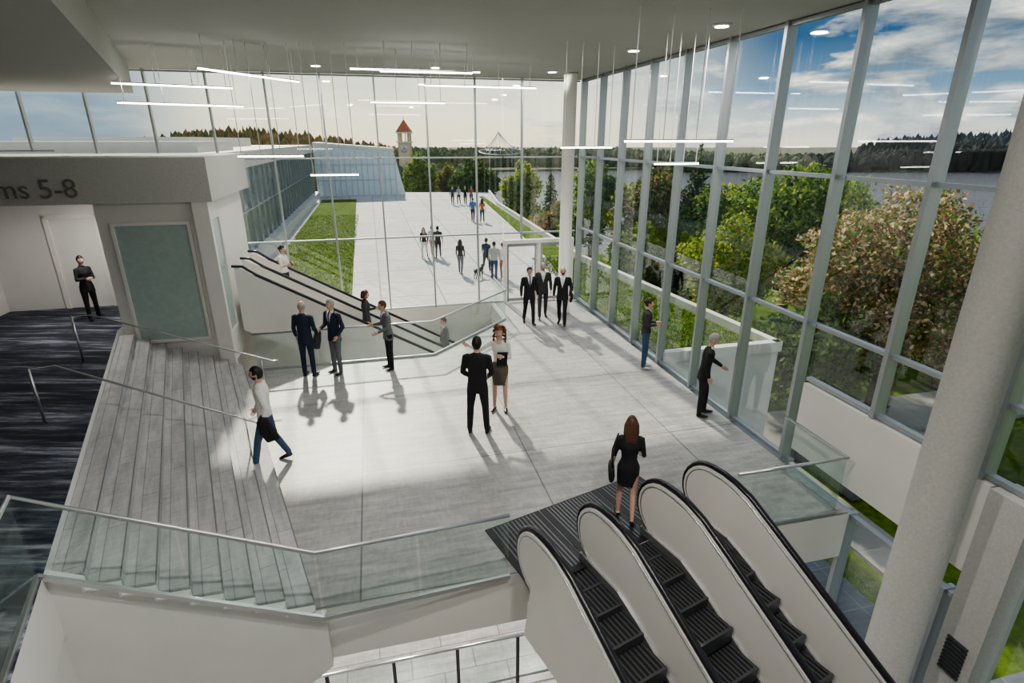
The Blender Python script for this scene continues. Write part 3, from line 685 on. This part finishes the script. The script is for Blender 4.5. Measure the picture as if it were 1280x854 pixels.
    b.add(hs,keep,hm,True)
    if style=='long':
        L=.34
        b.tube([c+rot@Vector((0,.03,.07)),c+rot@Vector((0,.06,0)),c+Vector((0,.085,-.12)),c+Vector((0,.11,-.24)),c+Vector((0,.115,-L))],[(.065,.05),(.085,.05),(.10,.045),(.095,.035),(.05,.02)],hm,seg=14)
        for sx in(-1,1): b.tube([c+rot@Vector((sx*.06,-.01,.06)),c+rot@Vector((sx*.083,.02,-.02)),c+Vector((sx*.09,.03,-.15)),c+Vector((sx*.08,.04,-.25))],[.02,.03,.03,.012],hm,seg=8)
    if style=='bun': b.sphere(c+rot@Vector((0,.10,.03)),.042,hm,10,8)
    if style=='curly':
        rr=random.Random(3)
        for k in range(190):
            a=rr.uniform(0,6.28); zz_=rr.uniform(-.22,.135); wd=.105 if zz_<0 else .105*math.sqrt(max(.1,1-(zz_/.15)**2)); y=math.cos(a)*wd; x=math.sin(a)*wd*1.15
            if y<-.035 and zz_<.075: continue
            if y<-.02 and abs(x)<.07 and zz_<.07: continue
            b.sphere(c+rot@Vector((x,y+.02,zz_)),rr.uniform(.014,.026),hm,7,5)
    if extra: extra(b,hands,off)
    mn=min(v[2] for v in b.v); k=H/1.80
    b.v=[(v[0]*k,v[1]*k,(v[2]-mn)*k) for v in b.v]
    me=bpy.data.meshes.new(name); me.from_pydata(b.v,[],b.f)
    for m in b.mats: me.materials.append(m)
    me.polygons.foreach_set('material_index',b.m); me.polygons.foreach_set('use_smooth',b.sm); me.update()
    o=bpy.data.objects.new(name,me); o.location=loc; o.rotation_euler=(0,0,R(yaw)); bpy.context.scene.collection.objects.link(o); return o
def coat(idx,m='black',dx=0):
    def fn(b,hands,off):
        w,fd,sd=hands[idx]; p=w-fd*.05
        b.tube([p+Vector((0,.0,.06)),p+Vector((0,-.02,-.04)),p+Vector((dx,.03,-.22)),p+Vector((dx*1.6,.08,-.40))],[(.05,.05),(.07,.10),(.06,.13),(.035,.09)],C[m],seg=14)
        b.tube([p+Vector((.03,.03,-.05)),p+Vector((.05,.12,-.25)),p+Vector((.05,.17,-.36))],[(.03,.05),(.04,.06),(.02,.04)],C[m],seg=10)
    return fn
def bag(idx,m='black'):
    def fn(b,hands,off):
        w,fd,sd=hands[idx]; p=Vector((sd*.26,.04,.86))
        b.tube([p+Vector((0,-.15,.0)),p+Vector((0,-.14,.0)),p+Vector((0,.14,0)),p+Vector((0,.15,0))],[(.03,.10),(.05,.13),(.05,.13),(.03,.10)],C[m],seg=12)
        b.tube([p+Vector((0,-.12,.1)),p+Vector((0,-.07,.35)),Vector((sd*.19,-.02,1.49)),p+Vector((0,.09,.35)),p+Vector((0,.12,.1))],.012,C[m],seg=6)
    return fn
def phone(idx):
    def fn(b,hands,off):
        w,fd,sd=hands[idx]; p=w+fd*.10+UP*.03
        b.obox(p,Vector((.036,0,0)),Vector((0,.05,.05)),Vector((0,.004,-.004)),C['black'])
    return fn
STR_F=((.03,.42,-1),(.02,.12,-1),-8); STR_B=((.03,-.22,-1),(.02,-.75,-1),35)
person('businessman',(-4.20,8.38,0),-75,1.83,top='white',bottom='jeans',jacket=False,armL=((.2,-.30,-1),(.1,.25,-.9)),armR=((.2,.2,-1),(.1,.45,-.8)),legL=((.03,.38,-1),(.02,.22,-1),-5),legR=((.03,-.18,-1),(.02,-.50,-1),22),extra=coat(0),hair='black',beard=True)
person('businessman',(-.65,9.48,0),176,1.95,top='black',bottom='black',armL=((.2,.05,-1),(-.25,.6,-.5)),armR=((.2,.05,-1),(-.25,.6,-.5)),legL=((.1,0,-1),(.05,0,-1)),legR=((.1,0,-1),(.05,0,-1)))
person('businesswoman',(-.25,10.46,0),-8,1.84,'f',top='white',bottom='greyskirt',hair='red',style='curly',jacket=False,skirt=.56,armR=((.75,.35,-.45),(.8,.35,.55)),armL=((.15,.05,-1),(-.5,.8,.35)),
   extra=lambda b,h,off:b.obox(Vector((.08,-.2,1.18)),Vector((.10,.02,0)),Vector((0,.012,0)),Vector((.01,0,.14)),C['black']))
person('businessman',(-4.87,12.23,0),172,1.84,top='navy',bottom='navy',hair='grey',style='bald',armL=((.2,0,-1),(.1,.4,-.9)),armR=((.2,.0,-1),(-.1,.7,-.5)),extra=coat(1,'dkgrey'))
person('businessman',(-4.25,12.45,0),-30,1.84,top='navy',bottom='grey',hair='grey',jacket=True,armL=((.3,-.1,-1),(-.2,.5,-.7)),armR=((.15,.1,-1),(-.3,.8,-.1)),legL=((.06,.1,-1),(0,-.05,-1)))
person('businessman',(-3.02,12.70,0),-62,1.74,top='grey',bottom='black',hair='brown',armL=((.1,.1,-1),(-.1,.7,-.3)),armR=((.1,.1,-1),(-.1,.9,.0)),lean=5)
person('businessman',(.52,16.24,0),12,1.77,top='black',bottom='black',legL=((.03,.3,-1),(0,.1,-1)),legR=((.03,-.15,-1),(0,-.45,-1),20),hy=12)
person('businessman',(.97,16.85,0),0,1.76,top='dkgrey',bottom='dkgrey',hair='grey',shirt='open',legR=((.03,.25,-1),(0,.1,-1)),legL=((.03,-.12,-1),(0,-.4,-1),20),beard=True)
person('businessman',(1.52,16.08,0),-12,1.80,top='black',bottom='black',hair='black',style='bald',shirt='open',legL=STR_F,legR=((.03,-.15,-1),(0,-.5,-1),25),armL=((.25,.1,-1),(-.1,.5,-.8)),extra=bag(0),beard=True)
person('businesswoman',(3.28,12.78,0),78,1.76,'f',top='dkgrey',bottom='jeans',hair='dkbrown',style='bun',jacket=False,armL=((.1,.1,-1),(-.5,.8,.1)),armR=((.1,.1,-1),(-.5,.8,.0)),shoe='white',legL=((.03,.1,-1),(0,-.05,-1)))
person('businessman',(3.88,10.25,0),72,1.76,top='black',bottom='black',hair='grey',armL=((.1,.3,-1),(.1,.75,-.5)),armR=((.1,-.1,-1),(0,.3,-1)),hp=18,lean=6,legL=((.03,.2,-1),(0,-.0,-1)))
D_=D(4.85,5.10,.0)
person('businesswoman',(D_.x,D_.y,.02),172,1.66,'f',top='black',bottom='black',hair='brown',style='long',jacket=False,skirt=.62,sleeve='short',legL=((.03,.15,-1),(0,-.0,-1)),legR=((.03,-.1,-1),(0,-.35,-1),25),extra=bag(0),armL=((.2,.0,-1),(.1,.35,-1)),armR=((.2,.0,-1),(0,.8,-.4)))
person('businesswoman',(-10.25,12.95,1.2),62,1.56,'f',top='black',bottom='black',hair='black',style='bun',armL=FOLD,armR=FOLD,shirt=False)
w=W(-.45,15.75); person('businesswoman',(w.x,w.y,zst(-.45)),100,1.72,'f',top='dkgrey',bottom='greyskirt',hair='brown',style='curly',armL=((.1,.2,-1),(-.2,.9,.2)),shirt=False)
w=W(-2.65,16.8); person('businesswoman',(w.x,w.y,zst(-2.65)+.05),80,1.6,'f',top='white',bottom='dkgrey',hair='black',style='bun',jacket=False,sleeve='short',armL=((.1,.2,-1),(-.1,.9,.2)),armR=((.1,.2,-1),(-.1,.9,.2)),extra=phone(1))
w=W(1.9,16.8); person('businessman',(w.x,w.y,zst(1.9)+.03),-60,1.76,top='grey',bottom='dkgrey',hair='brown',vox=.02)
OP=[(-4.22,26.52,0,1.45,'f','black','white','long'),(-3.9,27.0,170,1.45,'m','white','tan','short'),(-3.55,26.5,185,1.5,'m','dkgrey','dkgrey','short'),(-2.18,23.1,175,1.45,'f','black','grey','long'),
(-1.10,23.41,160,1.45,'m','navy','navy','short'),(-.72,21.96,178,1.55,'m','ltgrey','jeans','short'),(-.38,22.3,190,1.45,'f','white','rust','short'),(-2.72,39.1,175,1.6,'m','blue','navy','short'),(-2.05,38.7,180,1.6,'f','orange','jeans','long'),
(-5.2,49.7,0,1.6,'m','navy','dkgrey','short'),(-4.7,50.1,0,1.55,'f','ltgrey','navy','short'),(-4.1,49.8,0,1.6,'m','black','black','short'),(-3.6,50.2,10,1.6,'f','rust','jeans','long')]
for i,(x,y,yw,h,sx,tp,bt,st) in enumerate(OP):
    a=STR_F if i%2 else STR_B; c_=STR_B if i%2 else STR_F
    person('pedestrian',(x,y,.0),yw,h,sx,top=tp,bottom=bt,hair='dkbrown',style=st,jacket=False,sleeve='short' if i%3 else 'long',legL=a,legR=c_,vox=.025,armL=((.2,.25,-1),(.1,.5,-1)),armR=((.2,-.25,-1),(.1,.1,-1)))
person('pedestrian',(13.9,18.6,-4.2+.03),90,1.7,'f',top='rust',bottom='dkgrey',hair='dkbrown',style='long',vox=.025,legL=STR_F,legR=STR_B)
# dog
b=MB(); k=C['black']
b.tube([(0,.30,.42),(0,.15,.43),(0,-.1,.42),(0,-.28,.44),(0,-.36,.50),(0,-.42,.58)],[(.05,.06),(.085,.09),(.09,.11),(.10,.13),(.07,.08),(.055,.06)],k,seg=12)
b.tube([(0,-.40,.60),(0,-.50,.62),(0,-.60,.58)],[(.06,.065),(.055,.055),(.025,.025)],k,seg=10)
for sx in(-1,1):
    b.tube([(sx*.05,-.42,.66),(sx*.07,-.40,.60),(sx*.08,-.40,.54)],[.02,.025,.008],k,seg=6)
    b.tube([(sx*.06,-.26,.40),(sx*.065,-.25,.22),(sx*.065,-.26,.03),(sx*.065,-.31,.015)],[.045,.028,.02,.018],k,seg=8)
    b.tube([(sx*.06,.24,.42),(sx*.065,.18,.26),(sx*.065,.29,.16),(sx*.065,.27,.03),(sx*.065,.22,.015)],[.06,.04,.022,.02,.018],k,seg=8)
b.tube([(0,.30,.45),(0,.40,.52),(0,.46,.62)],[.025,.018,.008],k,seg=6)
o=b.build('dog'); o.location=(-1.38,22.24,0); o.rotation_euler=(0,0,R(150)); o.scale=(.8,.8,.8)
# ---------------------------------------------------------------- world
w=bpy.data.worlds.new('World'); bpy.context.scene.world=w; w.use_nodes=True; nt=w.node_tree; N=nt.nodes; Lk=nt.links
bg=N['Background']; tc=N.new('ShaderNodeTexCoord'); sp=N.new('ShaderNodeSeparateXYZ'); Lk.new(tc.outputs['Generated'],sp.inputs[0])
def ramp(els):
    r=N.new('ShaderNodeValToRGB'); e=r.color_ramp.elements
    e[0].position=els[0][0]; e[0].color=(*els[0][1],1); e[1].position=els[-1][0]; e[1].color=(*els[-1][1],1)
    for p_,c_ in els[1:-1]: x=e.new(p_); x.color=(*c_,1)
    return r
rR=ramp([(0,(.78,.72,.58)),(.03,(.50,.55,.54)),(.07,(.14,.25,.36)),(.14,(.025,.09,.19)),(.35,(.06,.12,.21)),(1,(.20,.26,.35))])
rL=ramp([(0,(1.0,.88,.60)),(.04,(1.0,.92,.70)),(.10,(.86,.86,.72)),(.3,(.50,.57,.60)),(1,(.22,.28,.38))])
Lk.new(sp.outputs['Z'],rR.inputs[0]); Lk.new(sp.outputs['Z'],rL.inputs[0])
ms=N.new('ShaderNodeMapRange'); ms.interpolation_type='SMOOTHSTEP'; ms.inputs['From Min'].default_value=.08; ms.inputs['From Max'].default_value=.42; Lk.new(sp.outputs['X'],ms.inputs['Value'])
ms2=N.new('ShaderNodeMapRange'); ms2.interpolation_type='SMOOTHSTEP'; ms2.inputs['From Min'].default_value=-.40; ms2.inputs['From Max'].default_value=-.58; ms2.inputs['To Max'].default_value=.9; Lk.new(sp.outputs['X'],ms2.inputs['Value'])
mxl=N.new('ShaderNodeMixRGB'); Lk.new(ms2.outputs[0],mxl.inputs[0]); Lk.new(rL.outputs[0],mxl.inputs[1]); mxl.inputs[2].default_value=(.12,.21,.31,1)
mx=N.new('ShaderNodeMixRGB'); Lk.new(ms.outputs[0],mx.inputs[0]); Lk.new(mxl.outputs[0],mx.inputs[1]); Lk.new(rR.outputs[0],mx.inputs[2])
def cloudn(loc,sc,dist):
    mp=N.new('ShaderNodeMapping'); mp.inputs['Scale'].default_value=(3.0,3.0,12); mp.inputs['Location'].default_value=loc; Lk.new(tc.outputs['Generated'],mp.inputs[0])
    no=N.new('ShaderNodeTexNoise'); no.inputs['Scale'].default_value=1.9; no.inputs['Detail'].default_value=12; no.inputs['Roughness'].default_value=.58; no.inputs['Distortion'].default_value=dist; Lk.new(mp.outputs[0],no.inputs['Vector']); return no
no=cloudn((.2,0,.35),1.9,.25); n2=cloudn((.2,0,.57),1.9,.25)
cr=ramp([(.47,(0,0,0)),(.57,(1,1,1))]); Lk.new(no.outputs['Fac'],cr.inputs[0])
cc=ramp([(.42,(.95,.90,.78)),(.50,(.52,.54,.53)),(.62,(.15,.19,.23))]); Lk.new(n2.outputs['Fac'],cc.inputs[0])
cl=N.new('ShaderNodeMapRange'); cl.inputs['From Min'].default_value=-.1; cl.inputs['From Max'].default_value=.35; cl.inputs['To Min'].default_value=.12; cl.inputs['To Max'].default_value=.95; Lk.new(sp.outputs['X'],cl.inputs['Value'])
mul=N.new('ShaderNodeMath'); mul.operation='MULTIPLY'; Lk.new(cr.outputs[0],mul.inputs[0]); Lk.new(cl.outputs[0],mul.inputs[1])
mc=N.new('ShaderNodeMixRGB'); Lk.new(mul.outputs[0],mc.inputs[0]); Lk.new(mx.outputs[0],mc.inputs[1]); Lk.new(cc.outputs[0],mc.inputs[2])
Lk.new(mc.outputs[0],bg.inputs[0]); bg.inputs[1].default_value=1.25
s_=bpy.data.lights.new('sun','SUN'); s_.energy=4.6; s_.angle=R(1.8); s_.color=(1,.90,.74)
so=bpy.data.objects.new('sun',s_); so.rotation_euler=Vector((-.27,.78,.575)).to_track_quat('Z','Y').to_euler(); bpy.context.scene.collection.objects.link(so)
# ---------------------------------------------------------------- camera
cd=bpy.data.cameras.new('camera'); cd.sensor_width=36; cd.lens=36*690/1280; cd.clip_end=3000; cd.clip_start=.05
co=bpy.data.objects.new('camera',cd); co.location=(0,0,5.35); co.rotation_euler=(R(90-20.06),0,0); bpy.context.scene.collection.objects.link(co)
bpy.context.scene.camera=co
bpy.context.scene.view_settings.view_transform='AgX'
bpy.context.scene.view_settings.look='AgX - Medium High Contrast'
bpy.context.scene.view_settings.exposure=.38
